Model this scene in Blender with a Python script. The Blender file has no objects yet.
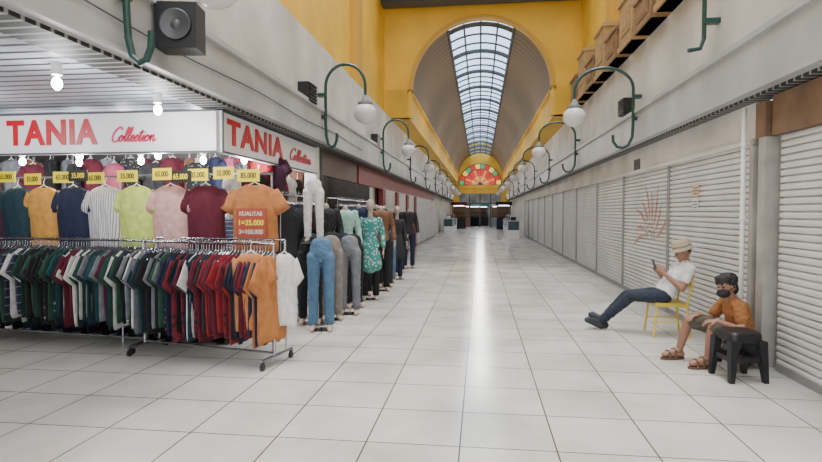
import bpy, math, random
from mathutils import Vector, Matrix, noise
random.seed(7)
V3=Vector
COL=bpy.context.scene.collection
# ---------------------------------------------------------------- materials
_m={}
def mat(name,col,rough=.6,metal=0,emit=0,noise=.0,nscale=8,bump=0,spec=.5,emcol=None):
    if name in _m: return _m[name]
    m=bpy.data.materials.new(name); m.use_nodes=True
    nt=m.node_tree; b=nt.nodes['Principled BSDF']
    c=(col[0],col[1],col[2],1)
    b.inputs['Base Color'].default_value=c; b.inputs['Roughness'].default_value=rough
    b.inputs['Metallic'].default_value=metal
    if emit:
        b.inputs['Emission Color'].default_value=tuple((emcol or col))[:3]+(1,)
        b.inputs['Emission Strength'].default_value=emit
    if noise or bump:
        tc=nt.nodes.new('ShaderNodeTexCoord'); n=nt.nodes.new('ShaderNodeTexNoise')
        n.inputs['Scale'].default_value=nscale; n.inputs['Detail'].default_value=5
        nt.links.new(tc.outputs['Object'],n.inputs['Vector'])
        if noise:
            r=nt.nodes.new('ShaderNodeValToRGB')
            r.color_ramp.elements[0].position=.3; r.color_ramp.elements[1].position=.7
            r.color_ramp.elements[0].color=tuple(x*(1-noise) for x in col)+(1,)
            r.color_ramp.elements[1].color=tuple(min(1,x*(1+noise*.4)) for x in col)+(1,)
            nt.links.new(n.outputs['Fac'],r.inputs['Fac']); nt.links.new(r.outputs['Color'],b.inputs['Base Color'])
        if bump:
            bp=nt.nodes.new('ShaderNodeBump'); bp.inputs['Strength'].default_value=bump
            nt.links.new(n.outputs['Fac'],bp.inputs['Height']); nt.links.new(bp.outputs['Normal'],b.inputs['Normal'])
    _m[name]=m; return m
def stripes(name,c1,c2,axis,period,duty=.5,rough=.6,metal=0,soft=.04):
    if name in _m: return _m[name]
    m=mat(name,c1,rough,metal); nt=m.node_tree; b=nt.nodes['Principled BSDF']
    tc=nt.nodes.new('ShaderNodeTexCoord'); sp=nt.nodes.new('ShaderNodeSeparateXYZ')
    nt.links.new(tc.outputs['Object'],sp.inputs[0])
    d=nt.nodes.new('ShaderNodeMath'); d.operation='DIVIDE'; d.inputs[1].default_value=period
    nt.links.new(sp.outputs[axis],d.inputs[0])
    f=nt.nodes.new('ShaderNodeMath'); f.operation='FRACT'; nt.links.new(d.outputs[0],f.inputs[0])
    r=nt.nodes.new('ShaderNodeValToRGB'); e=r.color_ramp.elements
    e[0].position=duty; e[0].color=c1+(1,); e[1].position=min(1,duty+soft); e[1].color=c2+(1,)
    nt.links.new(f.outputs[0],r.inputs[0]); nt.links.new(r.outputs[0],b.inputs['Base Color'])
    return m
def floor_mat():
    m=mat('floor_tiles',(.6,.58,.53),.12); nt=m.node_tree; b=nt.nodes['Principled BSDF']
    tc=nt.nodes.new('ShaderNodeTexCoord'); mp=nt.nodes.new('ShaderNodeMapping')
    mp.inputs['Location'].default_value=(.13,.2,0)
    nt.links.new(tc.outputs['Object'],mp.inputs[0])
    br=nt.nodes.new('ShaderNodeTexBrick'); br.offset=0; br.squash=1
    br.inputs['Scale'].default_value=1; br.inputs['Brick Width'].default_value=.65; br.inputs['Row Height'].default_value=.65
    br.inputs['Mortar Size'].default_value=.0055; br.inputs['Mortar Smooth'].default_value=.1
    br.inputs['Color1'].default_value=(.68,.655,.61,1); br.inputs['Color2'].default_value=(.60,.575,.535,1)
    br.inputs['Mortar'].default_value=(.07,.055,.045,1)
    nt.links.new(mp.outputs[0],br.inputs['Vector'])
    n=nt.nodes.new('ShaderNodeTexNoise'); n.inputs['Scale'].default_value=1.3; n.inputs['Detail'].default_value=6
    nt.links.new(tc.outputs['Object'],n.inputs['Vector'])
    r=nt.nodes.new('ShaderNodeValToRGB'); r.color_ramp.elements[0].color=(.80,.79,.77,1); r.color_ramp.elements[1].color=(1,1,1,1)
    r.color_ramp.elements[0].position=.35; r.color_ramp.elements[1].position=.6
    nt.links.new(n.outputs['Fac'],r.inputs[0])
    mx=nt.nodes.new('ShaderNodeMixRGB'); mx.blend_type='MULTIPLY'; mx.inputs[0].default_value=1
    nt.links.new(br.outputs['Color'],mx.inputs[1]); nt.links.new(r.outputs[0],mx.inputs[2])
    nt.links.new(mx.outputs[0],b.inputs['Base Color'])
    mr=nt.nodes.new('ShaderNodeMapRange'); mr.inputs[3].default_value=.10; mr.inputs[4].default_value=.26
    nt.links.new(n.outputs['Fac'],mr.inputs[0]); nt.links.new(mr.outputs[0],b.inputs['Roughness'])
    b.inputs['IOR'].default_value=1.8
    return m
def glass_mat():
    m=bpy.data.materials.new('skylight_glass'); m.use_nodes=True; nt=m.node_tree; nt.nodes.clear()
    o=nt.nodes.new('ShaderNodeOutputMaterial'); t=nt.nodes.new('ShaderNodeBsdfTransparent'); t.inputs[0].default_value=(.60,.72,.88,1)
    nt.links.new(t.outputs[0],o.inputs[0]); return m
CREAM=mat('cream_plaster',(.62,.59,.54),.7,noise=.26,nscale=1.0)
LEDGE=mat('ledge_paint',(.43,.43,.425),.5,noise=.2,nscale=1.6)
YEL=mat('yellow_paint',(.78,.46,.035),.6,noise=.16,nscale=1.2)
YELD=mat('yellow_trim',(.55,.30,.03),.6)
SOFF=stripes('louvre_soffit',(.008,.008,.008),(.35,.34,.32),1,.12,.72)
CEILM=stripes('metal_ceiling',(.34,.37,.42),(.02,.02,.025),1,.17,.70,rough=.35)
VAULT=stripes('vault_strips',(.21,.145,.08),(.06,.04,.025),1,.45,.86,rough=.7)
GREEN=mat('green_pipe',(.010,.05,.04),.35)
GLOBE=mat('opal_glass',(.60,.56,.55),.25,emit=.02,emcol=(1,1,1))
CHROME=mat('chrome',(.36,.36,.38),.25,metal=1)
BLACK=mat('black_plastic',(.006,.006,.008),.4)
DGREY=mat('dark_grey_paint',(.07,.08,.09),.6)
SHUT=mat('shutter_paint',(.66,.65,.625),.5,noise=.14,nscale=1.5)
SHUT2=mat('shutter_edge',(.24,.235,.225),.5)
BROWN=mat('brown_wood',(.17,.10,.055),.6,noise=.3,nscale=5)
WHITE=mat('white_paint',(.8,.8,.78),.4)
RED=mat('sign_red',(.50,.003,.015),.4)
SCRIPT=mat('sign_script_pink',(.55,.03,.08),.4)
SIGNP=mat('sign_panel',(.70,.68,.71),.35,emit=.05,emcol=(1,.97,.97))
CARD=mat('price_card_yellow',(.9,.70,.02),.5)
CARDB=mat('price_card_black',(.01,.01,.01),.5)
SKIN=mat('skin',(.30,.15,.095),.5,noise=.06,nscale=20)
MANQ=mat('mannequin_beige',(.44,.34,.27),.35)
HAIR=mat('black_hair',(.008,.007,.007),.6,noise=.3,nscale=60,bump=.4)
fab={}
def fabric(n,c):
    if n not in fab: fab[n]=mat('fabric_'+n,c,.85,noise=.25,nscale=12,bump=.25)
    return fab[n]
F=dict(navy=(.010,.015,.050),black=(.005,.005,.007),white=(.66,.65,.63),maroon=(.10,.005,.018),red=(.24,.008,.014),
 teal=(.010,.08,.09),lime=(.60,.70,.16),pink=(.66,.37,.35),orange=(.58,.22,.05),mustard=(.60,.29,.06),grey=(.17,.18,.20),
 darkteal=(.008,.035,.05),plum=(.05,.010,.03),denim=(.08,.17,.29),khaki=(.22,.195,.17),brown=(.18,.08,.04),mint=(.34,.56,.48),
 charcoal=(.02,.02,.023),green=(.015,.06,.04),sky=(.26,.42,.60),cream=(.62,.56,.48),rose=(.34,.06,.11))
F['rust']=(.46,.17,.05)
for k,v in F.items(): fabric(k,v)
STR=stripes('fabric_striped',(.68,.66,.66),(.24,.22,.24),0,.028,.6); fab['striped']=STR
def spotted(name,c1,c2,sc,pos):
    m=mat('fabric_'+name,c1,.85); nt=m.node_tree; vn=nt.nodes.new('ShaderNodeTexVoronoi'); vn.inputs['Scale'].default_value=sc
    tc=nt.nodes.new('ShaderNodeTexCoord'); nt.links.new(tc.outputs['Object'],vn.inputs['Vector'])
    cr=nt.nodes.new('ShaderNodeValToRGB'); cr.color_ramp.elements[0].color=c2+(1,); cr.color_ramp.elements[1].color=c1+(1,)
    cr.color_ramp.elements[0].position=pos; cr.color_ramp.elements[1].position=pos+.06
    nt.links.new(vn.outputs['Distance'],cr.inputs[0]); nt.links.new(cr.outputs[0],nt.nodes['Principled BSDF'].inputs['Base Color'])
    fab[name]=m; return m
pat=spotted('patterned teal',(.05,.25,.24),(.55,.62,.55),22,.3)
spotted('leaf printed',(.008,.010,.014),(.20,.20,.18),18,.24); spotted('red printed',(.15,.008,.02),(.02,.01,.015),18,.33)
STN=stripes('fabric_navy_striped',(.02,.025,.06),(.22,.22,.24),2,.09,.86); fab['navy striped']=STN
# ---------------------------------------------------------------- geometry
def box(c,s,rz=0):
    c=V3(c); x,y,z=[k/2 for k in s]; R=Matrix.Rotation(rz,3,'Z')
    vs=[c+R@V3((i*x,j*y,k*z)) for i in(-1,1) for j in(-1,1) for k in(-1,1)]
    return vs,[(0,1,3,2),(4,6,7,5),(0,4,5,1),(2,3,7,6),(0,2,6,4),(1,5,7,3)]
def loft(rings,caps=True,closed=True):
    n=len(rings[0]); vs=[V3(p) for r in rings for p in r]; fs=[]
    for i in range(len(rings)-1):
        for j in range(n if closed else n-1):
            k=(j+1)%n; fs.append((i*n+j,i*n+k,(i+1)*n+k,(i+1)*n+j))
    if caps and closed:
        fs.append(tuple(range(n))[::-1]); fs.append(tuple((len(rings)-1)*n+j for j in range(n)))
    return vs,fs
def tube(pts,r,seg=10):
    pts=[V3(p) for p in pts]; rings=[]; N=len(pts)
    rs=r if isinstance(r,(list,tuple)) else [r]*N
    up=None
    for i,p in enumerate(pts):
        t=(pts[min(i+1,N-1)]-pts[max(i-1,0)]).normalized()
        if up is None:
            up=V3((0,0,1)) if abs(t.z)<.9 else V3((1,0,0))
        a=(up-t*up.dot(t)).normalized(); b=t.cross(a); up=a
        rings.append([p+(a*math.cos(2*math.pi*k/seg)+b*math.sin(2*math.pi*k/seg))*rs[i] for k in range(seg)])
    return loft(rings)
def capsule(p1,p2,r1,r2,side=None,w=1,seg=18):
    p1=V3(p1);p2=V3(p2); ax=(p2-p1)
    ax=ax.normalized() if ax.length>1e-6 else V3((0,0,1))
    s=V3(side) if side else (V3((0,1,0)) if abs(ax.y)<.9 else V3((1,0,0)))
    s=(s-ax*s.dot(ax)).normalized(); t=ax.cross(s); rings=[]
    for base,r,lats in((p1,r1,(-82,-60,-35,-15,0)),(p2,r2,(0,15,35,60,82))):
        for l in lats:
            l=math.radians(l)
            rings.append([base+(s*w*math.cos(a)*math.cos(l)+t*math.sin(a)*math.cos(l)+ax*math.sin(l))*r for a in [2*math.pi*k/seg for k in range(seg)]])
    return loft(rings)
def ell(c,a,b,cc,seg=20):
    c=V3(c);a=V3(a);b=V3(b);cc=V3(cc);rings=[]
    for l in (-84,-70,-50,-30,-10,10,30,50,70,84):
        l=math.radians(l)
        rings.append([c+a*math.cos(t)*math.cos(l)+b*math.sin(t)*math.cos(l)+cc*math.sin(l) for t in [2*math.pi*k/seg for k in range(seg)]])
    return loft(rings)
def cyl(c,r,h,seg=24,r2=None):
    c=V3(c); r2=r if r2 is None else r2
    return loft([[c+V3((rr*math.cos(a),rr*math.sin(a),z)) for a in [2*math.pi*k/seg for k in range(seg)]] for rr,z in((r,0),(r2,h))])
def mk(name,parts,mats,parent=None,smooth=False,loc=None):
    if not isinstance(parts,list): parts=[parts]
    if not isinstance(mats,(list,tuple)): mats=[mats]
    vs=[];fs=[];mi=[]
    for p in parts:
        o=len(vs); vs+=[tuple(v) for v in p[0]]; fs+=[tuple(i+o for i in f) for f in p[1]]
        mi+=[p[2] if len(p)>2 else 0]*len(p[1])
    me=bpy.data.meshes.new(name); me.from_pydata(vs,[],fs); me.update()
    for m in mats: me.materials.append(m)
    me.polygons.foreach_set('material_index',mi)
    if smooth: me.polygons.foreach_set('use_smooth',[True]*len(fs))
    import bmesh
    bm=bmesh.new(); bm.from_mesh(me); bmesh.ops.recalc_face_normals(bm,faces=bm.faces); bm.to_mesh(me); bm.free()
    o=bpy.data.objects.new(name,me); COL.objects.link(o)
    if loc: o.location=loc
    if parent: o.parent=parent
    return o
def ev(o):
    dg=bpy.context.evaluated_depsgraph_get(); dg.update()
    me=bpy.data.meshes.new_from_object(o.evaluated_get(dg)); return me
def vox(name,parts,voxel,m,parent=None,it=3,rough=0):
    o=mk(name,parts,m); 
    r=o.modifiers.new('r','REMESH'); r.mode='VOXEL'; r.voxel_size=voxel; r.use_smooth_shade=True
    s=o.modifiers.new('s','SMOOTH'); s.iterations=it; s.factor=.5
    bpy.context.view_layer.update()
    me=ev(o); o.modifiers.clear(); old=o.data; o.data=me; me.name=name
    me.materials.clear(); me.materials.append(m)
    if rough:
        ns=[v.normal.copy() for v in me.vertices]
        for v,n in zip(me.vertices,ns):
            v.co=v.co+n*rough*(noise.noise(v.co*22)+.6*noise.noise(v.co*50))
    me.polygons.foreach_set('use_smooth',[True]*len(me.polygons))
    if parent: o.parent=parent
    return o
def empty(name,loc,rz=0):
    e=bpy.data.objects.new(name,None); e.empty_display_size=.1; COL.objects.link(e); e.location=loc; e.rotation_euler=(0,0,rz); return e
def top(o,label,cat,group=None,kind=None):
    o['label']=label; o['category']=cat
    if group:o['group']=group
    if kind:o['kind']=kind
    return o
def st(o,label,cat='building part'): return top(o,label,cat,kind='structure')
def dup(o,loc,rz=0,m=None,scale=None,parent=None):
    n=o.copy(); COL.objects.link(n)
    if parent is not None: n.parent=parent
    else:
        n.location=loc; n.rotation_euler=(0,0,rz)
        if scale: n.scale=scale
    if m and n.type=='MESH': n.material_slots[0].link='OBJECT'; n.material_slots[0].material=m
    for c in o.children: dup(c,None,parent=n)
    return n
def text(s,size,loc,rot,m,parent=None,name='lettering',ext=.004,shear=0,sx=1,bold=0,sp=1.0):
    cu=bpy.data.curves.new(name,'FONT'); cu.body=s; cu.size=size; cu.extrude=ext; cu.align_x='CENTER'; cu.align_y='CENTER'; cu.shear=shear; cu.offset=bold; cu.space_character=sp
    o=bpy.data.objects.new('tmp',cu); COL.objects.link(o); bpy.context.view_layer.update()
    me=ev(o); bpy.data.objects.remove(o); me.materials.clear(); me.materials.append(m)
    n=bpy.data.objects.new(name,me); COL.objects.link(n); n.location=loc; n.rotation_euler=rot; n.scale=(sx,1,1)
    if parent: n.parent=parent
    return n
def smoothline(pts,sub=6):
    P=[V3(p) for p in pts]; P=[P[0]]+P+[P[-1]]; out=[]
    for i in range(1,len(P)-2):
        a,b,c,d=P[i-1:i+3]
        for k in range(sub):
            t=k/sub; out.append(.5*((2*b)+(c-a)*t+(2*a-5*b+4*c-d)*t*t+(3*b-a-3*c+d)*t**3))
    out.append(P[-2]); return out
def script_word(h,r,m,parent,loc,rz,sx=1):
    G=dict(C=([(1.35,1.75),(1.25,2.15),(.85,2.2),(.35,1.7),(.1,.9),(.3,.15),(.8,-.02),(1.35,.35)],1.25),
     o=([(0,.45),(.35,.95),(.12,.8),(.02,.4),(.25,.02),(.55,.2),(.62,.65),(.4,.95),(.55,.75),(.85,.8)],.82),
     l=([(0,.4),(.4,1.3),(.48,2.0),(.33,2.2),(.2,1.7),(.17,.5),(.3,.04),(.55,.3)],.55),
     e=([(0,.3),(.42,.6),(.45,.9),(.25,.97),(.08,.6),(.2,.08),(.45,.05),(.75,.4)],.7),
     c=([(0,.4),(.5,.85),(.35,1.0),(.1,.7),(.1,.2),(.35,.02),(.7,.4)],.66),
     t=([(0,.4),(.3,1.2),(.35,1.75),(.25,.9),(.2,.2),(.35,.02),(.6,.35)],.55),
     i=([(0,.4),(.25,.95),(.2,.3),(.3,.03),(.55,.4)],.5),
     n=([(0,.4),(.2,.98),(.2,.5),(.15,.02),(.25,.6),(.5,.97),(.62,.75),(.6,.2),(.75,.02),(1.1,.35)],1.0))
    x=0; pts=[]; extra=[]
    for ch in 'Collection':
        g,wd=G[ch]
        if ch=='t': extra.append([(x-.05,1.3),(x+.6,1.38)])
        if ch=='i': extra.append([(x+.27,1.35),(x+.33,1.45)])
        pts+=[(x+a,b) for a,b in g]; x+=wd
    tot=x
    def cv(q): return [((a-tot/2+.35*(b-1))*h*sx,0,(b-1)*h) for a,b in q]
    parts=[tube(smoothline(cv(pts),4),r,6)]+[tube(cv(q),r,6) for q in extra]
    o=mk('script_lettering',parts,m,parent=parent,loc=loc); o.rotation_euler=(0,0,rz); return o
R90=math.pi/2
# ================================================================ SETTING
YE=58; YG=17.7; SP=5.55; RV=2.2
f=mk('floor',box((-2,24,-.05),(16,92,.1)),floor_mat()); st(f,'glossy cream ceramic tiled mall floor','floor')
for sgn,nm in((1,'right'),(-1,'left')):
    w=mk('wall_'+nm,box((sgn*2.95,25,3.72),(.2,66,1.76)),CREAM); st(w,'cream plaster wall band above the shop fronts','wall')
    w=mk('trim_%d'%(1 if sgn>0 else 2),[box((sgn*2.80,25,3.08),(.16,66,.5)),box((sgn*2.77,25,3.36),(.2,66,.06)),box((sgn*2.78,25,2.83),(.18,66,.03))],LEDGE); st(w,'grey painted ledge running over the shop fronts','trim')
    ww=.24 if sgn>0 else .34
    w=mk('trim_%d'%(3 if sgn>0 else 4),box((sgn*(2.81+ww/2),25,2.80),(ww,66,.03)),SOFF); st(w,'dark louvred soffit strip under the ledge','trim')
    w=mk('wall_%s_upper'%nm,box((sgn*3.2,6.4,6.45),(.2,23,3.7)),YEL); st(w,'yellow painted upper hall wall','wall')
    w=mk('wall_%s_vault'%nm,[box((sgn*2.66,YE/2+YG/2,5.1),(.72,YE-YG,.9)),box((sgn*2.27,YE/2+YG/2,5.5),(.14,YE-YG,.08))],YEL); st(w,'yellow wall band carrying the barrel vault','wall')
for sgn in(1,-1):
    w=mk('trim_5' if sgn>0 else 'trim_6',box((sgn*3.02,13.2,6.35),(.25,.5,3.4)),YELD); st(w,'darker yellow pilaster on the upper wall','trim')
angs=sorted(set([math.pi*k/48 for k in range(49)]+[math.atan2(2.75,3.1),math.pi-math.atan2(2.75,3.1)]))
def outer(a):
    c,s=abs(math.cos(a)),abs(math.sin(a)); k=min(3.1/max(c,1e-6),2.75/max(s,1e-6)); return (k*math.cos(a),SP+k*math.sin(a))
rings=[]
for a in angs:
    i=(RV*math.cos(a),SP+RV*math.sin(a)); o_=outer(a)
    rings.append([(i[0],YG,i[1]),(o_[0],YG,o_[1]),(o_[0],YG+.3,o_[1]),(i[0],YG+.3,i[1])])
g=mk('wall_front',[loft(rings),box((2.65,YG+.15,5.1),(.9,.3,.9)),box((-2.65,YG+.15,5.1),(.9,.3,.9))],YEL); st(g,'yellow gable wall with a round arched opening','wall')
rr=[[( (RV+d)*math.cos(a),y,SP+(RV+d)*math.sin(a)) for d,y in((0,YG-.08),(.08,YG-.08),(.08,YG),(0,YG))] for a in angs]
st(mk('trim_7',loft(rr),YELD),'moulded yellow rim of the arch','trim')
st(mk('ceiling_beam',[box((0,16.9,8.5),(6.2,1.5,.4)),box((0,17.3,8.2),(6.2,.5,.2))],DGREY),'dark grey roof beam above the yellow gable','ceiling')
st(mk('ceiling_bars',[box((x,6,8.6),(.08,21,.15)) for x in(-2,-1,0,1,2)]+[box((0,y,8.6),(6.2,.08,.1)) for y in range(-4,16,2)],DGREY),'roof glazing bars over the open hall','ceiling')
def arc(a0,a1,n,r,y): return [(r*math.cos(math.radians(a0+(a1-a0)*k/n)),y,SP+r*math.sin(math.radians(a0+(a1-a0)*k/n))) for k in range(n+1)]
parts=[]
for a0,a1 in((0,61),(119,180)):
    ys=[YG+.3,YE]; rg=[]
    for y in ys:
        inn=arc(a0,a1,20,RV,y); out=arc(a0,a1,20,RV+.15,y)[::-1]; rg.append(inn+out)
    parts.append(loft(rg))
st(mk('ceiling',parts,VAULT,smooth=False),'barrel vault lined with narrow brown strips','ceiling')
parts=[]
for a in (61,75.5,90,104.5,119):
    ar=math.radians(a); rr_=.05 if a in(61,119) else .035
    parts.append(tube([((RV-.03)*math.cos(ar),YG+.3,SP+(RV-.03)*math.sin(ar)),((RV-.03)*math.cos(ar),YE,SP+(RV-.03)*math.sin(ar))],rr_,6))
y=YG+.5;k=0
while y<YE:
    parts.append(tube(arc(61,119,10,RV-.03,y),.08 if k%3==0 else .035,6)); y+=1.0;k+=1
sk=mk('window_1',parts,DGREY); st(sk,'dark metal skylight frame along the vault crown','window')
gl=mk('window_glass',loft([arc(61,119,10,RV,YG+.3),arc(61,119,10,RV,YE)],caps=False,closed=False),glass_mat(),parent=sk)
FZ=4.45; FR=2.2
st(mk('wall_end',[box((0,YE+.2,6.2),(6,.3,5.3)),box((-2.6,YE+.2,1.8),(.8,.3,3.6)),box((2.6,YE+.2,1.8),(.8,.3,3.6)),box((0,YE+.02,FZ-.2),(4.7,.2,.3))],YEL),'yellow end wall over the far passage','wall')
gm=[mat('glass_red',(.60,.012,.01),.3,emit=.8),mat('glass_orange',(.80,.16,.02),.3,emit=.9),mat('glass_yellow',(.85,.65,.10),.3,emit=.8),mat('glass_green',(.10,.36,.12),.3,emit=.6),DGREY]  # pane glow stands in for daylight behind the fan
parts=[]
NP=12
for k in range(NP):
    for b_,(r0,r1) in enumerate(((.0,.9),(.9,1.65),(1.65,FR))):
        a0,a1=math.pi*k/NP,math.pi*(k+1)/NP
        q=[(r*math.cos(a),YE-.02,FZ+r*math.sin(a)) for r,a in((r0+.001,a0),(r1,a0),(r1,a1),(r0+.001,a1))]
        parts.append((q,[(0,1,2,3)],((1,2,1),(0,1,0),(2,0,3))[b_][k%3]))
for k in range(NP+1):
    a=math.pi*k/NP; parts.append(tube([(0,YE-.06,FZ),(FR*math.cos(a),YE-.06,FZ+FR*math.sin(a))],.025,6)+(4,))
for r in(1.65,FR): parts.append(tube([(r*math.cos(math.pi*k/24),YE-.06,FZ+r*math.sin(math.pi*k/24)) for k in range(25)],.04,6)+(4,))
st(mk('window_2',parts,gm),'red, orange, yellow and green stained glass fan window','window')
st(mk('wall_end_back',[box((0,YE+11,3),(12,.2,8)),box((-6,YE+5.5,3),(.2,11,8)),box((6,YE+5.5,3),(.2,11,8))],mat('far_wall',(.40,.39,.37),.7,noise=.6,nscale=.9)),'dim far walls beyond the passage','wall')
st(mk('ceiling_far',box((0,YE+5.6,4.2),(12,11,.1)),mat('far_ceiling',(.25,.25,.25),.7)),'dim ceiling beyond the far passage','ceiling')
st(mk('trim_11',[box((x,YE+.1,1.75),(.12,.2,3.5)) for x in(-1.1,.0,1.1)]+[box((0,YE+.1,2.5),(4.4,.16,.14))],DGREY),'dark metal door frame of the far exit','trim')
st(mk('ceiling_passage',box((-6.6,2.8,2.87),(6.9,10,.06)),CEILM),'low white metal strip ceiling over the side passage','ceiling')
st(mk('wall_left_rear',box((-9.6,5,1.45),(.2,14,2.9)),CREAM),'cream wall at the end of the side passage','wall')
st(mk('ceiling_shop',box((-6.4,11,2.87),(7,6.2,.06)),mat('shop_ceiling',(.5,.5,.5),.6)),'pale shop ceiling','ceiling')
# ================================================================ SHUTTERS
def shutter_mesh(name,w,h):
    prof=[];z=0;p=.07
    while z<h-.001:
        prof+= [(.012,z),(-.024,z+.004),(-.028,z+.03),(-.020,z+.054),(.012,z+.062)]; z+=p
    n=len(prof); vs=[V3((x,0,z)) for x,z in prof]+[V3((x,w,z)) for x,z in prof]
    fs=[(i,i+1,n+i+1,n+i) for i in range(n-1)]
    return mk(name,[(vs,fs)],SHUT,smooth=False)
def bay(y0,y1,side=1,zt=2.33):
    s=shutter_mesh('rolling_shutter',y1-y0-.1,zt)
    if side>0: s.location=(3.0,y0+.05,0)
    else: s.location=(-3.0,y1-.05,0); s.rotation_euler=(0,0,math.pi)
    top(s,'closed off-white ribbed metal roller shutter on a shop front','roller shutter','closed shop shutters')
    mk('bottom_rail',box((-.01,(y1-y0-.1)/2,.04),(.05,y1-y0-.1,.08)),SHUT2,parent=s)
    return s
bay(3.2,5.95)
bs=[6.4,9.15,11.9,14.5,17.5,20.3,23.2,26,28.8,31.6,34.4,37.2]
for i in range(len(bs)-1): bay(bs[i],bs[i+1])
st(mk('trim_8',[box((3.02,y,1.2),(.13,.1,2.4)) for y in bs],SHUT2),'grey shutter guide posts between the bays','trim')
st(mk('wall_right_header',[box((3.03,22,2.56),(.14,31.2,.46)),box((2.94,22,2.36),(.06,31.2,.05))],CREAM),'cream header panel over the shutters','wall')
st(mk('wall_right_back',[box((3.15,25,1.4),(.1,66,2.8))],CREAM),'cream wall behind the shutters','wall')
st(mk('wall_right_header_wood',[box((2.97,4.75,2.57),(.12,2.4,.40)),box((2.93,6.1,2.55),(.12,.2,.36))],BROWN),'brown wooden header board over the shutter','wall')
st(mk('trim_9',[box((2.95,6.08,1.2),(.14,.14,2.4)),box((2.94,6.3,1.15),(.12,.08,2.3))],mat('frame_beige',(.40,.375,.34),.6,noise=.3,nscale=3)),'weathered pale frame post between shutters','trim')
p=mk('drain_pipe',[tube([(2.83,6.36,0.02),(2.83,6.36,2.72)],.024,14)]+[cyl((2.83,6.36,z),.032,.05) for z in(.5,1.5,2.3)],WHITE,smooth=True); top(p,'white plastic pipe standing against the shutter frame','pipe')
def notice(loc,w,h,c,lab,lines):
    n=mk('paper_notice',box((0,0,0),(.004,w,h)),c,loc=loc)
    mk('print_lines',[box((-.004,0,h/2-.05-k*.04),(.002,w*(.8 if k%2 else .6),.012)) for k in range(lines)],CARDB,parent=n)
    top(n,lab,'notice')
notice((2.966,8.05,1.90),.22,.17,mat('paper_orange',(.66,.48,.32),.7),'small orange-tinted printed notice on the shutter',3)
notice((2.966,8.05,1.72),.20,.15,mat('paper_white',(.72,.70,.66),.7),'small white printed notice on the shutter',3)
notice((2.95,10.9,2.5),.4,.2,DGREY,'dark small plate on the header panel',2)
EM=mat('faded_red_paint',(.50,.27,.21),.7,noise=.3,nscale=10)
parts=[]
def flat(pts,w):
    P=[V3(p) for p in pts]; N=len(P); vs=[]; 
    for i,q in enumerate(P):
        t=(P[min(i+1,N-1)]-P[max(i-1,0)]).normalized(); n=V3((0,-t.z,t.y)); vs+=[q+n*w[i],q-n*w[i],q+n*w[i]+V3((.004,0,0)),q-n*w[i]+V3((.004,0,0))]
    fs=[]
    for i in range(N-1):
        a=4*i;b=a+4; fs+=[(a,a+1,b+1,b),(a+2,b+2,b+3,a+3),(a,b,b+2,a+2),(a+1,a+3,b+3,b+1)]
    return vs,fs
for k in range(9):
    a=math.radians(8+k*20.5); r0,r1=.34,(.85 if k%2 else 1.0)
    parts.append(flat([(2.966,10.1-math.cos(a+.3*t)*(r0+(r1-r0)*t)*1.0,1.12+math.sin(a+.3*t)*(r0+(r1-r0)*t)) for t in(0,.25,.5,.75,1)],[.008,.028,.034,.024,.006]))
for rr2 in(.16,.27): parts.append(flat([(2.966,10.1-rr2*math.cos(math.radians(q)),1.12+rr2*math.sin(math.radians(q))) for q in range(0,181,18)],[.014]*11))
em=mk('painted_emblem',parts,EM); top(em,'faded red painted ray emblem on the closed shutter','painted emblem')
bl=[16.5,19.3,22.1,24.9,27.7,30.5,33.3,36.1]
for i in range(len(bl)-1): bay(bl[i],bl[i+1],-1)
st(mk('wall_left_back',box((-3.2,37,1.4),(.1,42,2.8)),CREAM),'cream wall behind the left shop fronts','wall')
st(mk('wall_left_header',box((-3.03,26,2.56),(.12,19.6,.46)),mat('maroon_sign',(.20,.02,.025),.5)),'maroon header panel over the shutters','wall')
st(mk('trim_12',[box((-2.98,y,1.15),(.14,.5,2.3)) for y in(16.6,19.4,22.2,25)],mat('maroon_post',(.22,.02,.03),.5)),'maroon pilasters between shop fronts','trim')
# ================================================================ BROWN BOXES upper right
BT=[mat('box_tan',(.26,.145,.06),.7,noise=.3),mat('box_ochre',(.40,.25,.10),.7,noise=.25)]
for k,(y,s) in enumerate([(7.3,.8),(8.3,1.1),(9.4,.8),(10.5,1.4),(11.6,.9),(12.7,1.6),(13.8,1.0),(14.9,1.8),(16.1,1.2)]):
    b_=mk('planter_box',[box((0,0,s*.3),(.44,.9,s*.6)),box((-.01,0,s*.6+.03),(.50,.96,.06)),box((-.01,0,.05),(.48,.94,.1)),box((-.225,0,s*.32),(.03,.6,s*.3)),box((-.235,0,s*.32),(.03,.4,s*.18),0),box((0,0,s*.6+.10),(.34,.7,.08))],[BT[k%2]],loc=(2.83,y,4.602))
    top(b_,'brown stepped ornamental box standing on top of the wall ledge','box','boxes along the upper ledge')
# ================================================================ LAMPS
def lampgeo(sgn,reach,cw):
    e=empty('wall_lamp',(0,0,0))
    r=reach/2; pts=[(-sgn*cw,0,-.66),(-sgn*cw*.97,0,-.78),(-sgn*cw*.78,0,-.87),(-sgn*cw*.5,0,-.89),(-sgn*cw*.22,0,-.84),(-sgn*.01,0,-.70),(0,0,-.5),(0,0,-.2),(0,0,.14)]
    for k in range(1,15):
        a=math.pi-math.pi*k/14; pts.append((-sgn*(r+r*math.cos(a)),0,.14+.38*math.sin(a)))
    pts.append((-sgn*reach,0,-.02))
    mk('bracket',[tube(pts,.027,10),box((sgn*.06,0,-.38),(.14,.12,.06)),box((sgn*.06,0,.0),(.14,.12,.06))],GREEN,parent=e,smooth=False)
    mk('collar',[cyl((-sgn*reach,0,-.14),.085,.12,20,.035),cyl((-sgn*reach,0,-.17),.13,.03,20)],mat('green_collar',(.2,.22,.21),.4),parent=e)
    mk('globe',ell((-sgn*reach,0,-.33),(.2,0,0),(0,.2,0),(0,0,.18)),GLOBE,parent=e,smooth=True)
    return e
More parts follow.
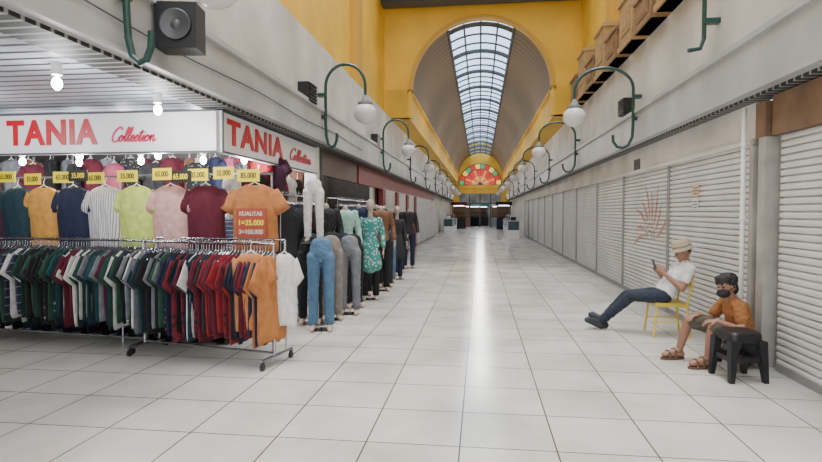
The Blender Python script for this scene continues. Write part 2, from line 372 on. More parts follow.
ZL=3.62
L=lampgeo(-1,.70,.2); Rr=lampgeo(1,1.0,.34)
for i,y in enumerate([3.9,9.3,15.0,21.0,27,33,39,45,51]):
    o=L if i==0 else dup(L,(0,0,0))
    o.location=(-2.66,y,ZL)
    top(o,'green crook-armed wall lamp with a white opal globe','wall lamp','crook wall lamps')
for i,y in enumerate([10.1,16,21.9,27.7,33.5,39.3,45,51]):
    o=Rr if i==0 else dup(Rr,(0,0,0))
    o.location=(2.66,y,ZL)
    top(o,'green crook-armed wall lamp with a white opal globe','wall lamp','crook wall lamps')
o=mk('lamp_bracket_stub',[tube([(2.45,7.1,4.6),(2.6,7.1,4.5),(2.68,7.1,4.3),(2.68,7.1,3.7),(2.64,7.1,3.58),(2.5,7.1,3.56)],.027,10),box((2.765,7.1,3.9),(.19,.1,.06))],GREEN); top(o,'bare green lamp bracket without its globe on the wall','lamp bracket')
for (x,y,z,sg) in((-2.76,8.6,3.5,-1),(2.76,11.0,3.6,1),(-2.76,14.4,3.5,-1)):
    o=mk('wall_vent',[box((0,0,0),(.18,.42,.3))]+[box((-sg*.1,0,-.12+.05*k),(.02,.38,.02)) for k in range(6)],BLACK,loc=(x,y,z)); top(o,'small black slatted vent box on the wall','vent box')
sp=empty('loudspeaker',(-2.54,4.45,3.16),math.radians(10))
mk('body',box((0,0,0),(.34,.24,.38)),BLACK,parent=sp)
mk('speaker_cone',[loft([[(r*math.cos(a),y,r*math.sin(a)) for a in [2*math.pi*k/28 for k in range(28)]] for r,y in((.115,-.122),(.13,-.14),(.115,-.135),(.055,-.10),(.04,-.125),(.01,-.135))])],mat('cone_grey',(.07,.07,.075),.35),parent=sp,smooth=True)
mk('mount',tube([(-.1,.10,0),(-.15,.22,.0),(-.28,.32,-.05)],.025),GREEN,parent=sp)
top(sp,'black box loudspeaker with round cone fixed to the wall','loudspeaker')
cbl=mk('wall_cable',tube([(-2.70,y,3.05-.02*math.sin(y*1.7)) for y in [3+k*.5 for k in range(20)]],.008,6),DGREY); top(cbl,'thin grey cable clipped along the wall ledge','cable')
# ================================================================ SHOP SIGNS
s1=mk('shop_sign',[box((0,0,0),(6.0,.1,.48))],SIGNP,loc=(-6.0,6.03,2.53)); top(s1,'white lit shop sign reading TANIA Collection in red','shop sign')
mk('frame',[box((0,-.055,.235),(6.0,.02,.02)),box((0,-.055,-.235),(6.0,.02,.02))],DGREY,parent=s1)
text('TANIA',.40,(.93,-.058,.0),(R90,0,0),RED,s1,sx=.90,bold=.014,sp=1.12)
script_word(.075,.010,SCRIPT,s1,(2.0,-.058,-.03),0,1.0)
s2=mk('shop_sign',[box((0,0,0),(.1,3.65,.48))],SIGNP,loc=(-3.0,7.85,2.53)); top(s2,'white lit shop sign along the corridor reading TANIA Collection','shop sign')
mk('frame',[box((.055,0,.235),(.02,3.65,.02)),box((.055,0,-.235),(.02,3.65,.02)),box((.055,-1.82,0),(.02,.02,.48))],DGREY,parent=s2)
text('TANIA',.40,(.058,-.80,0),(R90,0,R90),RED,s2,sx=1.4,bold=.014,sp=1.12)
script_word(.085,.012,SCRIPT,s2,(.058,.98,-.02),R90,1.7)
# ================================================================ SHOP INTERIOR
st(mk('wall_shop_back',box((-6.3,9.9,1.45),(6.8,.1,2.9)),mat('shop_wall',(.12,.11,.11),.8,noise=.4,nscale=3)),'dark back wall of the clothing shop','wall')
st(mk('trim_10',box((-3.05,9.8,1.4),(.22,.3,2.8)),WHITE),'white pillar between two shops','trim')
def spot(loc,e=60,light=True):
    b_=mk('ceiling_lamp',[cyl((0,0,.1),.04,.1),cyl((0,0,.2),.006,max(.02,2.84-loc[2]-.2),8)],WHITE,loc=loc); 
    mk('bulb',ell((0,0,.03),(.04,0,0),(0,.04,0),(0,0,.055)),mat('bulb_glow',(1,1,1),.3,emit=60),parent=b_,smooth=True)
    top(b_,'small bright ceiling bulb in a white holder','ceiling lamp','shop ceiling bulbs')
    if light:
        l=bpy.data.lights.new('shop_light','POINT'); l.energy=e; l.shadow_soft_size=.1; l.color=(.97,.98,1)
        lo=bpy.data.objects.new('shop_light',l); COL.objects.link(lo); lo.location=(loc[0],loc[1],loc[2]-.16)
for x,y,e_ in((-3.5,4.2,22),(-3.35,5.4,30),(-5.4,5.0,28),(-6.8,6.6,40),(-5.2,6.6,45),(-4.1,6.6,45),(-3.5,8.8,45),(-3.3,7.4,45),(-6.0,8.7,40),(-4.7,8.7,40)):
    spot((x,y,2.64 if y<6 else 2.3),e_)
for x,y in((-7.4,7.0),(-6.3,6.9),(-5.6,7.1),(-4.6,7.0),(-3.7,7.0),(-3.45,8.1)):
    spot((x,y,2.27),0,False)
def tshirt(name,depth=1.0,seed=0):
    rings=[];N=36; ph_=seed*1.7; kf=7+seed
    for z,w,d in((-.76,.235,.075),(-.70,.24,.08),(-.55,.235,.075),(-.4,.235,.08),(-.25,.24,.085),(-.13,.225,.08),(-.09,.20,.07),(-.06,.15,.055),(-.035,.095,.045),(-.03,.085,.035)):
        r=[]
        for k in range(N):
            a=2*math.pi*k/N; fold=1+.28*math.sin(a*kf+z*9+ph_)*min(1,(-z)/.4)
            low=min(1,max(0,(-z-.3)/.46))
            r.append((w*math.cos(a)*(1-.06*low*seed/2)+.012*seed*low*math.sin(z*5),d*depth*fold*math.sin(a)+depth*.04*low*math.sin(a*2+ph_),z+(.018*-abs(math.sin(a)) if z>-.05 else .015*low*math.sin(a*3+ph_))))
        rings.append(r)
    parts=[loft(rings)]
    for s in(-1,1):
        rg=[]
        for t,rw in((0,.085),(.3,.09),(.65,.085),(1,.088)):
            c=V3((s*(.17+.13*t),0,-.125-.20*t)); 
            ax=V3((s*.13,0,-.20)).normalized(); n=V3((ax.z,0,-ax.x))
            rg.append([c+n*rw*math.cos(a)+V3((0,1,0))*rw*.6*depth*math.sin(a) for a in [2*math.pi*k/18 for k in range(18)]])
        parts.append(loft(rg))
    return mk(name,parts,fab['navy'],smooth=True)
hg=[tube([(-.2,0,-.1),(-.02,0,-.02),(0,0,0),(.02,0,-.02),(.2,0,-.1)],.007,6),tube([(0,0,0),(0,0,.04),(.02,0,.065),(0,0,.085),(-.02,0,.07)],.004,6)]
T=tshirt('t_shirt'); mk('hanger',hg,WHITE,parent=T)
first={'T':T}; used={'T':False}
for q in range(3):
    TT=tshirt('t_shirt',(.28,.40,.33)[q],q); mk('hanger',hg,CHROME,parent=TT); first['TT%d'%q]=TT; used['TT%d'%q]=False
def shirt(key,loc,rz,col,label,group,scale=None):
    o=first[key]
    if used[key]: o=dup(o,loc,rz,fab[col],scale)
    else:
        used[key]=True; o.location=loc;o.rotation_euler=(0,0,rz); o.material_slots[0].link='OBJECT'; o.material_slots[0].material=fab[col]
        if scale:o.scale=scale
    top(o,label,'t-shirt',group); return o
da=math.atan2(-.35,4.0)
def dp(t): return V3((-6.3+4.0*t,6.32-.42*t,0))
rl=empty('display_rail',(0,0,0))
mk('rail',tube([dp(-.12)+V3((0,0,2.03)),dp(1.0)+V3((0,0,2.03))],.014,8),CHROME,parent=rl)
for t in(-.12,.5,.995): mk('leg',tube([dp(t)+V3((0,.02,0.01)),dp(t)+V3((0,.02,2.03))],.014,8),CHROME,parent=rl)
top(rl,'tall chrome display rail for t-shirts','clothes rail')
cols=['leaf printed','plum','darkteal','mustard','navy','striped','lime','pink','maroon','rust']
tt=[-.09,.02,.125,.225,.335,.45,.56,.675,.79,.945]
for c,t in zip(cols,tt):
    p=dp(t); sc=(1.0,1,1.0) if c!='rust' else (1.15,1,1.03)
    o=shirt('T',(p.x,p.y,1.945),da,c,{'striped':'white striped t-shirt hung facing out with a price card','lime':'lime green t-shirt hung facing out'}.get(c,c+' t-shirt hung facing out on the rail'),'display t-shirts',sc)
pl=mk('price_placard',box((0,0,0),(.36,.012,.32)),mat('placard_orange_red',(.36,.05,.02),.5),loc=(-2.50,5.765,1.48)); pl.rotation_euler=(0,0,da); top(pl,'orange-red price placard with pale lettering on the orange t-shirt','price placard')
for s_t,zz,sz in(('KUALITAS',.10,.062),('1=35.000',.0,.082),('3=100.000',-.10,.068)): text(s_t,sz,(0,-.009,zz),(R90,0,0),CARD if zz==0 else fab['cream'],pl,name='price_print',ext=.002,bold=.002)
pr=['45.000','65.000','65.000','35.000','65.000','35.000','65.000','35.000','65.000','65.000','35.000','35.000','85.000']
for k,t in enumerate([-.09,.02,.125,.225,.335,.39,.45,.56,.675,.735,.79,.87,.945]):
    p=dp(t); z=2.0+.05*((k*7)%3)/3; yel=k not in(5,9)
    c=mk('price_card',box((0,0,0),(.27,.008,.135)),CARD if yel else CARDB,loc=(p.x,p.y-.17,z)); c.rotation_euler=(0,0,da+random.uniform(-.12,.12))
    text(pr[k],.086,(0,-.006,-.002),(R90,0,0),CARDB if yel else CARD,c,name='price_print',ext=.001,bold=.0015,sx=.80)
    top(c,('yellow price card with black digits' if yel else 'black price card with yellow digits')+' above the shirts','price card','price cards')
pool=['navy','black','maroon','red','teal','darkteal','plum','charcoal','green','brown','grey','rose','navy','black','leaf printed','charcoal','red printed','navy striped']
for row,zz in((0,2.6),(1,1.75)):
    for k in range(15):
        shirt('T',(-9.0+.40*k,9.7,zz),0,random.choice(pool),'t-shirt hanging on the shop back wall','back wall t-shirts',(.85,1,.9))
for k in range(24):
    shirt('T',(-8.2+.225*k,7.7+.08*(k%3),2.45-.08*(k%3==0)),random.uniform(-.9,.9),random.choice(pool),'t-shirt hanging inside the bright shop','hanging shop t-shirts',(.72,1,.85))
for k in range(7):
    shirt('T',(-3.15,6.7+.42*k,2.2),R90+random.uniform(-.3,.3),random.choice(['rose','white','pink','maroon','red','charcoal','black']),'t-shirt hanging at the shop side opening','side opening t-shirts',(.85,1,.9))
def rack(p0,p1,n,zr,colf,label,length=1.0,wide=.95,dep=.9):
    p0=V3(p0);p1=V3(p1); d=(p1-p0); Ln=d.length; rz=math.atan2(d.y,d.x); e=empty('clothes_rack',p0,rz)
    mk('rail',[tube([(-.02,0,zr),(Ln+.02,0,zr)],.014,8)],CHROME,parent=e)
    mk('lower_bar',[tube([(0,0,.13),(Ln,0,.13)],.012,8)],CHROME,parent=e)
    mk('upper_bar',[tube([(0,.22,zr+.03),(Ln,.22,zr+.03)],.012,8)],CHROME,parent=e)
    for x in(0,Ln):
        mk('post',[tube([(x,0,.10),(x,0,zr+.01)],.014,8)],CHROME,parent=e)
        mk('post',[tube([(x,.22,.10),(x,.22,zr+.03)],.012,8)],CHROME,parent=e)
        mk('foot',[tube([(x,-.24,.10),(x,.34,.10)],.016,8)],CHROME,parent=e)
        for y in(-.22,.32):
            mk('caster',[loft([[(x+xx,y+.035*math.cos(a),.036+.035*math.sin(a)) for a in [2*math.pi*k/16 for k in range(16)]] for xx in(-.012,.012)]),box((x,y,.085),(.03,.03,.03))],BLACK,parent=e)
    top(e,label,'clothes rack')
    for k in range(n):
        t=(k+.5+random.uniform(-.2,.2))/n; p=p0+d*t
        c=colf(t)
        shirt('TT%d'%random.randrange(3),(p.x,p.y,zr-.075),rz+R90+random.uniform(-.17,.17),c,c+' t-shirt hanging sideways on the packed rack','packed rack t-shirts',(wide*random.uniform(.88,1.06),dep,random.uniform(.92,1.08)*length))
def cf1(t):
    if t>.93: return 'rust'
    if t>.55: return random.choice(['navy','maroon','maroon','darkteal','navy','charcoal','black','red','red printed'])
    return random.choice(['maroon','navy','darkteal','navy','grey','black','white','black','green','red printed','leaf printed'])
def cf2(t):
    if t<.4: return random.choice(['black','charcoal','leaf printed','plum','charcoal','darkteal','black','leaf printed'])
    if t<.65: return random.choice(['navy','green','black','green','leaf printed','white','charcoal','navy striped'])
    return random.choice(['green','white','navy','grey','darkteal','charcoal','black','maroon','teal'])
rack((-3.80,5.80,0),(-2.12,5.45,0),46,1.27,cf1,'chrome rolling rack packed with dark red and navy t-shirts',1.2)
rack((-6.9,6.25,0),(-3.85,5.90,0),78,1.27,cf2,'chrome rolling rack packed with black and green t-shirts',1.14)
rack((-6.4,6.85,0),(-3.0,6.45,0),44,1.15,lambda t:random.choice(['black','charcoal','navy','black','plum']),'chrome rack of dark stock behind the front racks',1.35,1.1,1.3)
shirt('T',(-2.33,5.36,1.22),.1,'rust','rust orange t-shirt hung facing out at the rack end','rack end t-shirts',(.75,.8,1.1))
shirt('T',(-2.04,5.54,1.2),.5,'white','white t-shirt hung facing out at the rack end','rack end t-shirts',(.55,.7,1.05))
# ================================================================ LEG FORMS / MANNEQUINS
def legparts(ext=0):
    P=[capsule((0,0,.98),(0,0,.93),.08+ext,.09+ext,(1,0,0),1.45)]
    for s in(-1,1):
        P.append(capsule((s*.085,0,.90),(s*.095,-.01,.52),.072+ext,.046+ext))
        P.append(capsule((s*.095,-.01,.52),(s*.10,.02,.12),.046+ext,.030+ext))
    return P
def feetparts():
    P=[]
    for s in(-1,1):
        P.append(capsule((s*.10,.02,.14),(s*.10,.02,.07),.030,.034)); P.append(capsule((s*.10,.01,.045),(s*.11,-.13,.035),.034,.028))
    return P
def trous():
    q=[capsule((0,0,1.06),(0,0,.95),.088,.102,(1,0,0),1.42)]
    for s in(-1,1):
        q.append(capsule((s*.085,0,.90),(s*.095,-.01,.52),.088,.066)); q.append(capsule((s*.095,-.01,.52),(s*.10,.02,.11),.066,.058))
    return q
def legform():
    e=empty('leg_mannequin',(0,0,0))
    vox('body',legparts()+feetparts(),.011,MANQ,e)
    vox('trousers',trous(),.010,fab['denim'],e,2,.006)
    mk('base_plate',cyl((0,.03,0.0),.13,.008),CHROME,parent=e)
    return e
LF=legform()
def fullman(tunic,headed):
    e=empty('mannequin',(0,0,0))
    P=legparts()+feetparts()+[capsule((0,0,.95),(0,0,1.13),.09,.072,(1,0,0),1.4),capsule((0,0,1.13),(0,0,1.36),.072,.09,(1,0,0),1.55),capsule((0,0,1.42),(0,-.01,1.56 if headed else 1.49),.05,.042)]
    if headed: P+=[ell((0,-.015,1.68),(.072,0,0),(0,.088,0),(0,0,.105)),ell((0,-.05,1.64),(.05,0,0),(0,.05,0),(0,0,.06)),ell((0,-.105,1.67),(.012,0,0),(0,.018,0),(0,0,.022))]
    for s in(-1,1):
        P+=[capsule((s*.155,0,1.41),(s*.22,.02,1.13),.04,.032),capsule((s*.22,.02,1.13),(s*.23,-.07,.90),.032,.022)]
        P+=[ell((s*.23,-.085,.84),(.014,0,0),(0,.035,0),(0,0,.05))]
        for k in range(4): P.append(capsule((s*.23,-.11+.018*k,.80),(s*.23,-.105+.016*k,.73+.006*abs(k-1)),.009,.007,seg=8))
        P.append(capsule((s*.22,-.11,.86),(s*.205,-.14,.80),.01,.008,seg=8))
    vox('body',P,.010,MANQ,e)
    q=[capsule((0,0,1.13),(0,0,1.37),.085,.102,(1,0,0),1.5)]
    if tunic: q+=[capsule((0,0,.62),(0,0,.95),.155,.118,(1,0,0),1.35),capsule((0,0,.95),(0,0,1.13),.118,.085,(1,0,0),1.4)]
    else: q+=[capsule((0,0,.93),(0,0,1.13),.112,.085,(1,0,0),1.4)]
    for s in(-1,1):
        q.append(capsule((s*.155,0,1.41),(s*.215,.02,1.16),.056,.052))
        q.append(capsule((s*.215,.02,1.16),(s*.228,-.06,.96),.05,.042))
    vox('top',q,.010,fab['mint'],e,2,.006)
    vox('trousers',trous(),.010,fab['black'],e,2,.006)
    mk('base_plate',cyl((0,.03,0.0),.13,.008),CHROME,parent=e)
    return e
FM=fullman(True,True); FS=fullman(False,False)
def setmats(e,d):
    for c in e.children:
        for k,v in d.items():
            if c.name.startswith(k): c.material_slots[0].link='OBJECT'; c.material_slots[0].material=v
def place(tmpl,first_,loc,rz,d,label,cat,grp):
    o=tmpl if first_ else dup(tmpl,loc,rz)
    o.location=loc;o.rotation_euler=(0,0,rz); setmats(o,d); top(o,label,cat,grp); return o
legs=[(-2.12,7.15,'denim',.2,1.1),(-2.40,7.55,'black',.2,1.1),(-2.18,7.85,'khaki',.5,1.1),(-2.02,8.35,'grey',.1,1.08),(-2.34,8.5,'black',.3,1.12),(-2.10,8.95,'black',.6,1.08),(-2.55,8.0,'charcoal',.3,1.12),(-2.3,9.0,'navy',.3,1.1),(-2.22,10.3,'black',.3,1.05),(-2.05,12.2,'denim',.3,1.05),(-2.35,12.9,'black',.3,1.05),(-2.2,13.6,'navy',.3,1.05),(-2.3,11.1,'black',.2,1.08),(-2.0,11.5,'charcoal',.3,1.05)]
for i,(x,y,c,r,sc) in enumerate(legs):
    o=place(LF,i==0,(x,y,0),r,{'trousers':fab[c]},c+' trousers on a standing leg mannequin','leg mannequin','leg mannequins'); o.scale=(sc,sc,sc)
o=place(LF,False,(-2.28,7.35,1.19),.2,{'trousers':fab['white']},'white trousers on a raised leg mannequin above the jeans','leg mannequin','leg mannequins'); o.scale=(.85,.8,.76)
sd=mk('display_stand',[tube([(-2.28,7.52,0.01),(-2.28,7.52,1.17)],.015,8),cyl((-2.28,7.52,0),.14,.02),box((-2.28,7.40,1.177),(.30,.30,.02))],CHROME); top(sd,'chrome pole stand carrying the raised leg mannequin','display stand')
full=[(FM,1,-1.98,9.8,.2,1.03,{'top':pat,'trousers':fab['black']},'bald mannequin in a teal patterned tunic and black trousers'),
(FS,1,-2.36,9.45,.5,1.12,{'top':fab['mint'],'trousers':fab['black']},'headless mannequin in a mint top and black trousers'),
(FS,0,-2.55,8.9,.4,1.14,{'top':fab['charcoal'],'trousers':fab['black']},'headless mannequin in charcoal top and black trousers'),
(FS,0,-1.98,10.9,.35,1.12,{'top':fab['brown'],'trousers':fab['black']},'headless mannequin in a brown top and black trousers'),
(FS,0,-2.4,10.7,.1,1.15,{'top':fab['navy'],'trousers':fab['black']},'headless mannequin in a navy top and black trousers'),
(FS,0,-2.25,11.8,.0,1.15,{'top':fab['leaf printed'],'trousers':fab['charcoal']},'headless mannequin in a printed dark top and charcoal trousers'),
(FM,0,-1.95,12.8,.6,.98,{'top':fab['charcoal'],'trousers':fab['navy']},'mannequin in a charcoal tunic and navy trousers'),
(FS,0,-2.15,14.3,.2,1.1,{'top':fab['black'],'trousers':fab['black']},'headless mannequin in black top and trousers'),
(FS,0,-2.0,15.4,.35,1.1,{'top':fab['charcoal'],'trousers':fab['navy']},'headless mannequin in charcoal top and navy trousers')]
for t_,fr,x,y,r,sc,d,lab in full:
    o=place(t_,bool(fr),(x,y,0),r,d,lab,'mannequin','dressed mannequins'); o.scale=(sc,sc,sc)
dk=lambda t: random.choice(['black','charcoal','navy','brown','plum','charcoal','black'])
rack((-2.85,7.6,0),(-2.85,9.6,0),26,1.85,dk,'chrome rack of dark garments beside the shop front',1.5)
rack((-2.8,10.6,0),(-2.8,13.6,0),34,1.85,dk,'chrome rack of dark garments along the corridor',1.5)
rack((-2.8,14.3,0),(-2.8,16.2,0),18,1.75,dk,'chrome rack of dark garments near the maroon sign',1.4)
s3=mk('shop_sign',box((0,0,0),(.1,3.0,.46)),mat('sign_brown',(.08,.045,.04),.5),loc=(-3.0,11.5,2.53)); top(s3,'dark brown blank shop sign panel','shop sign')
s4=mk('shop_sign',box((0,0,0),(.1,3.2,.46)),mat('sign_maroon',(.22,.035,.035),.5),loc=(-3.0,14.8,2.53)); top(s4,'maroon blank shop sign panel','shop sign')
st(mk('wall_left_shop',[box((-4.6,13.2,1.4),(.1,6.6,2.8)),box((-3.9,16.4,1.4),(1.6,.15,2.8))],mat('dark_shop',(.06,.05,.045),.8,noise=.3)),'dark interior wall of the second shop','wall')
# display cases & far things
CG=mat('case_glass',(.05,.08,.09),.08)
for x,y,m_ in((2.0,34.5,0),(2.05,38,0),(-2.4,43,0),(2.3,46,0),(-2.4,48,0)):
    e=empty('display_case',(x,y,0))
    mk('base',box((0,0,.25),(.7,2.2,.5)),(WHITE,DGREY)[m_],parent=e)
    mk('glass_top',box((0,0,.78),(.66,2.16,.54)),CG,parent=e)
    mk('frame',[box((sx*.34,sy*1.09,.78),(.04,.04,.58)) for sx in(-1,1) for sy in(-1,1)]+[box((0,0,1.07),(.72,2.24,.04))],CHROME,parent=e)
    for k in range(4): mk('goods',box((0,-.8+.5*k,1.2+.04*(k%2)),(.3,.3,.22+.08*(k%2))),(fab['brown'],fab['grey'],fab['charcoal'],fab['white'])[(k+int(y))%4],parent=e)
    top(e,'glass display case stacked with boxed goods in the corridor','display case','glass display cases')
for k,(x,y,c) in enumerate(((-2.0,53,'charcoal'),(2.2,52,'navy'),(-1.7,61,'brown'),(.3,65,'charcoal'),(1.9,62,'grey'),(-.6,63,'black'))):
    e=empty('kiosk',(x,y,0))
    mk('counter',[box((0,0,.5),(1.3,1.2,1.0))],fab[c],parent=e)
    mk('canopy',box((0,0,2.4),(1.5,1.4,.3)),(fab['maroon'],fab['charcoal'],fab['brown'],fab['teal'],fab['cream'],fab['sky'])[k],parent=e)
    mk('lamp_tube',box((0,-.5,2.2),(1.0,.06,.05)),mat('tube_glow',(1,1,1),.3,emit=9),parent=e)
    for sx in(-1,1):
        for sy in(-1,1): mk('post',box((sx*.6,sy*.55,1.62),(.05,.05,1.26)),DGREY,parent=e)
    mk('back_shelf',[box((0,.4,1.2+.4*j),(1.1,.3,.04)) for j in range(3)]+[box((0,.56,1.6),(1.1,.03,1.2))],BROWN,parent=e)
    top(e,'small lit kiosk with a counter at the end of the corridor','kiosk')
# ================================================================ CHAIR & STOOL
YC=mat('yellow_metal',(.66,.46,.03),.35); 
ch=empty('chair',(2.42,7.45,0))
mk('seat',[box((0,0,.41),(.40,.40,.03)),box((0,0,.43),(.37,.37,.025))],mat('chair_pad',(.55,.42,.06),.5),parent=ch)
for sx in(-1,1):
    for sy in(-1,1):
        mk('leg',tube([(sx*.18,sy*.18,.40),(sx*.22,sy*.20,.012)],.014,8),YC,parent=ch)
mk('backrest',[tube([(.18,-.18,.40),(.24,-.18,.72),(.26,-.14,.80),(.26,.14,.80),(.24,.18,.72),(.18,.18,.40)],.013,8),box((.245,0,.70),(.02,.34,.14))],YC,parent=ch)
for sy in(-1,1): mk('stretcher',tube([(-.2,sy*.19,.2),(.2,sy*.19,.2)],.009,6),YC,parent=ch)
top(ch,'yellow metal framed chair the man sits on','chair')
def stool(loc,h,w,lab,rz=0):
    s=empty('plastic_stool',loc,rz); 
    rg=[[( (ww)*(abs(math.cos(a))**.4)*(1 if math.cos(a)>0 else -1), ww*(abs(math.sin(a))**.4)*(1 if math.sin(a)>0 else -1), z) for a in [2*math.pi*(k+.5)/32 for k in range(32)]] for ww,z in((w*.53,h-.09),(w*.52,h-.02),(w*.47,h))]
    mk('seat',loft(rg),BLACK,parent=s,smooth=False)
    for sx in(-1,1):
        for sy in(-1,1):
            a=w*.44; b_=w*.54
            mk('leg',loft([[(sx*c+dx*ww,sy*c+dy*ww,z) for dx,dy in((-1,-1),(1,-1),(1,1),(-1,1))] for c,ww,z in((b_,.022,0.002),(a,.040,h-.08))]),BLACK,parent=s)
    for sy in(-1,1):
        mk('apron',box((0,sy*w*.51,h*.45),(w*.95,.012,.05)),BLACK,parent=s); mk('apron',box((sy*w*.51,0,h*.45),(.012,w*.95,.05)),BLACK,parent=s)
    top(s,lab,'stool'); return s
stool((2.47,5.58,0),.47,.30,'black plastic stool with splayed legs beside the seated boy',.15)
stool((2.70,6.05,0),.24,.28,'low dark plastic stool under the seated boy')
# ================================================================ PEOPLE
def hand(w,d,n,ts,curl):
    w=V3(w);d=V3(d).normalized();n=V3(n);n=(n-d*n.dot(d)).normalized();s=d.cross(n)
    P=[ell(w+d*.045,d*.055,s*.04,n*.016),capsule(w-d*.01,w+d*.02,.027,.026)]
    for i,Lf in enumerate((.065,.078,.074,.058)):
        r=w+d*.085+s*((i-1.5)*.021)*ts
        d1=d*math.cos(curl)+n*math.sin(curl); d2=d*math.cos(2*curl)+n*math.sin(2*curl)
        m_=r+d1*Lf*.5; P.append(capsule(r,m_,.0095,.009,seg=10)); P.append(capsule(m_,m_+d2*Lf*.5,.009,.0075,seg=10))
    r=w+d*.03-s*ts*.03; t1=r+(d*.6-s*ts*.6+n*.35).normalized()*.035
    P+= [capsule(r,t1,.013,.011,seg=10),capsule(t1,t1+(d*.8+n*.5).normalized()*.03,.011,.009,seg=10)]
    return P
def person(name,J,topm,pantm,shortsl,sleeve,label):
    e=empty(name,(J['pel'][0],J['pel'][1],0)); inv=V3((-J['pel'][0],-J['pel'][1],0))
    g=lambda k: V3(J[k])+inv
    S=(0,1,0); k_=J.get('k',1.0)
    pel,mid,chest,neck,hc=g('pel'),g('mid'),g('chest'),g('neck'),g('head')
    f_=V3(J['face']).normalized(); u_=V3(J['up']); u_=(u_-f_*u_.dot(f_)).normalized(); s_=u_.cross(f_)
    P=[capsule(pel,mid,.105*k_,.095*k_,S,1.35),capsule(mid,chest,.095*k_,.105*k_,S,1.4),capsule(chest,neck,.10*k_,.055*k_,S,1.2),capsule(neck,hc-u_*.05,.056*k_,.05*k_)]
    H=[ell(hc+u_*.02-f_*.01,f_*.098,s_*.077,u_*.10),ell(hc-u_*.045+f_*.03,f_*.062,s_*.058,u_*.07),capsule(hc+f_*.088+u_*.01,hc+f_*.108-u_*.022,.010,.014,seg=10),
       ell(hc+f_*.088-u_*.058,f_*.012,s_*.026,u_*.006),ell(hc+f_*.087-u_*.070,f_*.012,s_*.022,u_*.007),ell(hc+f_*.075+u_*.03,f_*.018,s_*.055,u_*.012),ell(hc+f_*.07-u_*.1,f_*.022,s_*.022,u_*.018)]
    for s in(-1,1): H.append(ell(hc+s_*s*.078-f_*.005-u_*.005,f_*.02,s_*.01,u_*.032))
    P+=H
    for sd in 'LR':
        sh,el,wr,hp,kn,an,to=[g(n+sd) for n in('sh','el','wr','hip','kn','an','toe')]
        P+=[capsule(neck-V3((0,0,.03)),sh,.05*k_,.052*k_),capsule(sh,el,.05*k_,.04*k_),capsule(el,wr,.041*k_,.027*k_)]
        P+=[capsule(hp,kn,.082*k_,.056*k_),capsule(kn,kn.lerp(an,.35),.054*k_,.054*k_),capsule(kn.lerp(an,.35),an,.054*k_,.036*k_),capsule(an,to,.036*k_,.028*k_,S,1.25)]
        heel=V3((an.x+.025,an.y,.058 if shortsl<1 else .06)); P+=[capsule(an,heel,.036*k_,.033*k_),capsule(heel,to,.033*k_,.026*k_,S,1.25)]
        P+=hand(wr,J['hd'+sd],J['hn'+sd],J['ts'+sd],J.get('curl',.6))
    vox('body',P,.0065,SKIN,e,2)
    q=[capsule(pel.lerp(mid,.15),mid,.128*k_,.118*k_,S,1.35),capsule(mid,chest,.118*k_,.125*k_,S,1.42),capsule(chest,neck.lerp(chest,.25),.12*k_,.075*k_,S,1.4)]
    for sd in 'LR':
        sh,el=g('sh'+sd),g('el'+sd); q+=[capsule(neck.lerp(chest,.25),sh,.062*k_,.068*k_),capsule(sh,sh.lerp(el,sleeve),.070*k_,.064*k_)]
    vox('shirt',q,.010,topm,e,3,.009)
    q=[capsule(pel,pel.lerp(mid,.25),.125*k_,.12*k_,S,1.38)]
    for sd in 'LR':
        hp,kn,an=g('hip'+sd),g('kn'+sd),g('an'+sd)
        if shortsl<1: q+=[capsule(hp,hp.lerp(kn,shortsl),.098*k_,.088*k_)]
        else: q+=[capsule(hp,kn,.096*k_,.07*k_),capsule(kn,kn.lerp(an,.9),.07*k_,.055*k_)]
    vox('trousers' if shortsl>=1 else 'shorts',q,.010,pantm,e,3,.007)
    for s in(-1,1):
        mk('eye',[ell(hc+f_*.083+s_*s*.030+u_*.012,f_*.011,s_*.014,u_*.008)],mat('eye_dark',(.03,.02,.02),.2),parent=e,smooth=True)
    top(e,label,'person'); return e,hc,f_,s_,u_,inv
JM=dict(pel=(2.36,7.45,.54),mid=(2.48,7.46,.69),chest=(2.59,7.47,.82),neck=(2.65,7.47,.945),head=(2.61,7.46,1.085),face=(-1,-.12,-.30),up=(-.2,0,1),
 shL=(2.63,7.28,.885),elL=(2.52,7.21,.64),wrL=(2.35,7.36,.81),hdL=(-.6,.35,.7),hnL=(.2,1,.1),tsL=1,
 shR=(2.63,7.66,.885),elR=(2.49,7.70,.66),wrR=(2.33,7.55,.82),hdR=(-.6,-.35,.7),hnR=(.2,-1,.1),tsR=-1,
 hipL=(2.34,7.36,.52),knL=(1.98,7.46,.50),anL=(1.68,7.74,.12),toeL=(1.55,7.79,.19),
 hipR=(2.34,7.56,.52),knR=(1.96,7.66,.48),anR=(1.62,7.70,.09),toeR=(1.48,7.68,.14),curl=.7)
e,hc,f_,s_,u_,inv=person('person',JM,fabric('tee_white',(.74,.73,.71)),fabric('jeans_dark',(.018,.026,.045)),1,.55,'man in bucket hat, white t-shirt and dark jeans holding a phone')
SH=mat('sneaker',(.02,.023,.03),.6)
for sd in 'LR':
    a=V3(JM['an'+sd])+inv;t=V3(JM['toe'+sd])+inv
    hl=V3((a.x+.03,a.y,.052))
    vox('shoe',[capsule(hl,t+V3((-.02,0,-.01)),.048,.040,(0,1,0),1.08),capsule(a,hl,.048,.048),capsule(a+V3((-.01,0,.005)),t,.046,.038,(0,1,0),1.1)],.008,SH,e)
ring=lambda c,r,h,sq=1.12:[c+u_*h+(f_*sq*math.cos(a)+s_*math.sin(a))*r for a in [2*math.pi*k/32 for k in range(32)]]
HATM=mat('straw_hat',(.46,.37,.25),.8,noise=.25,nscale=60,bump=.3)
vh=hc
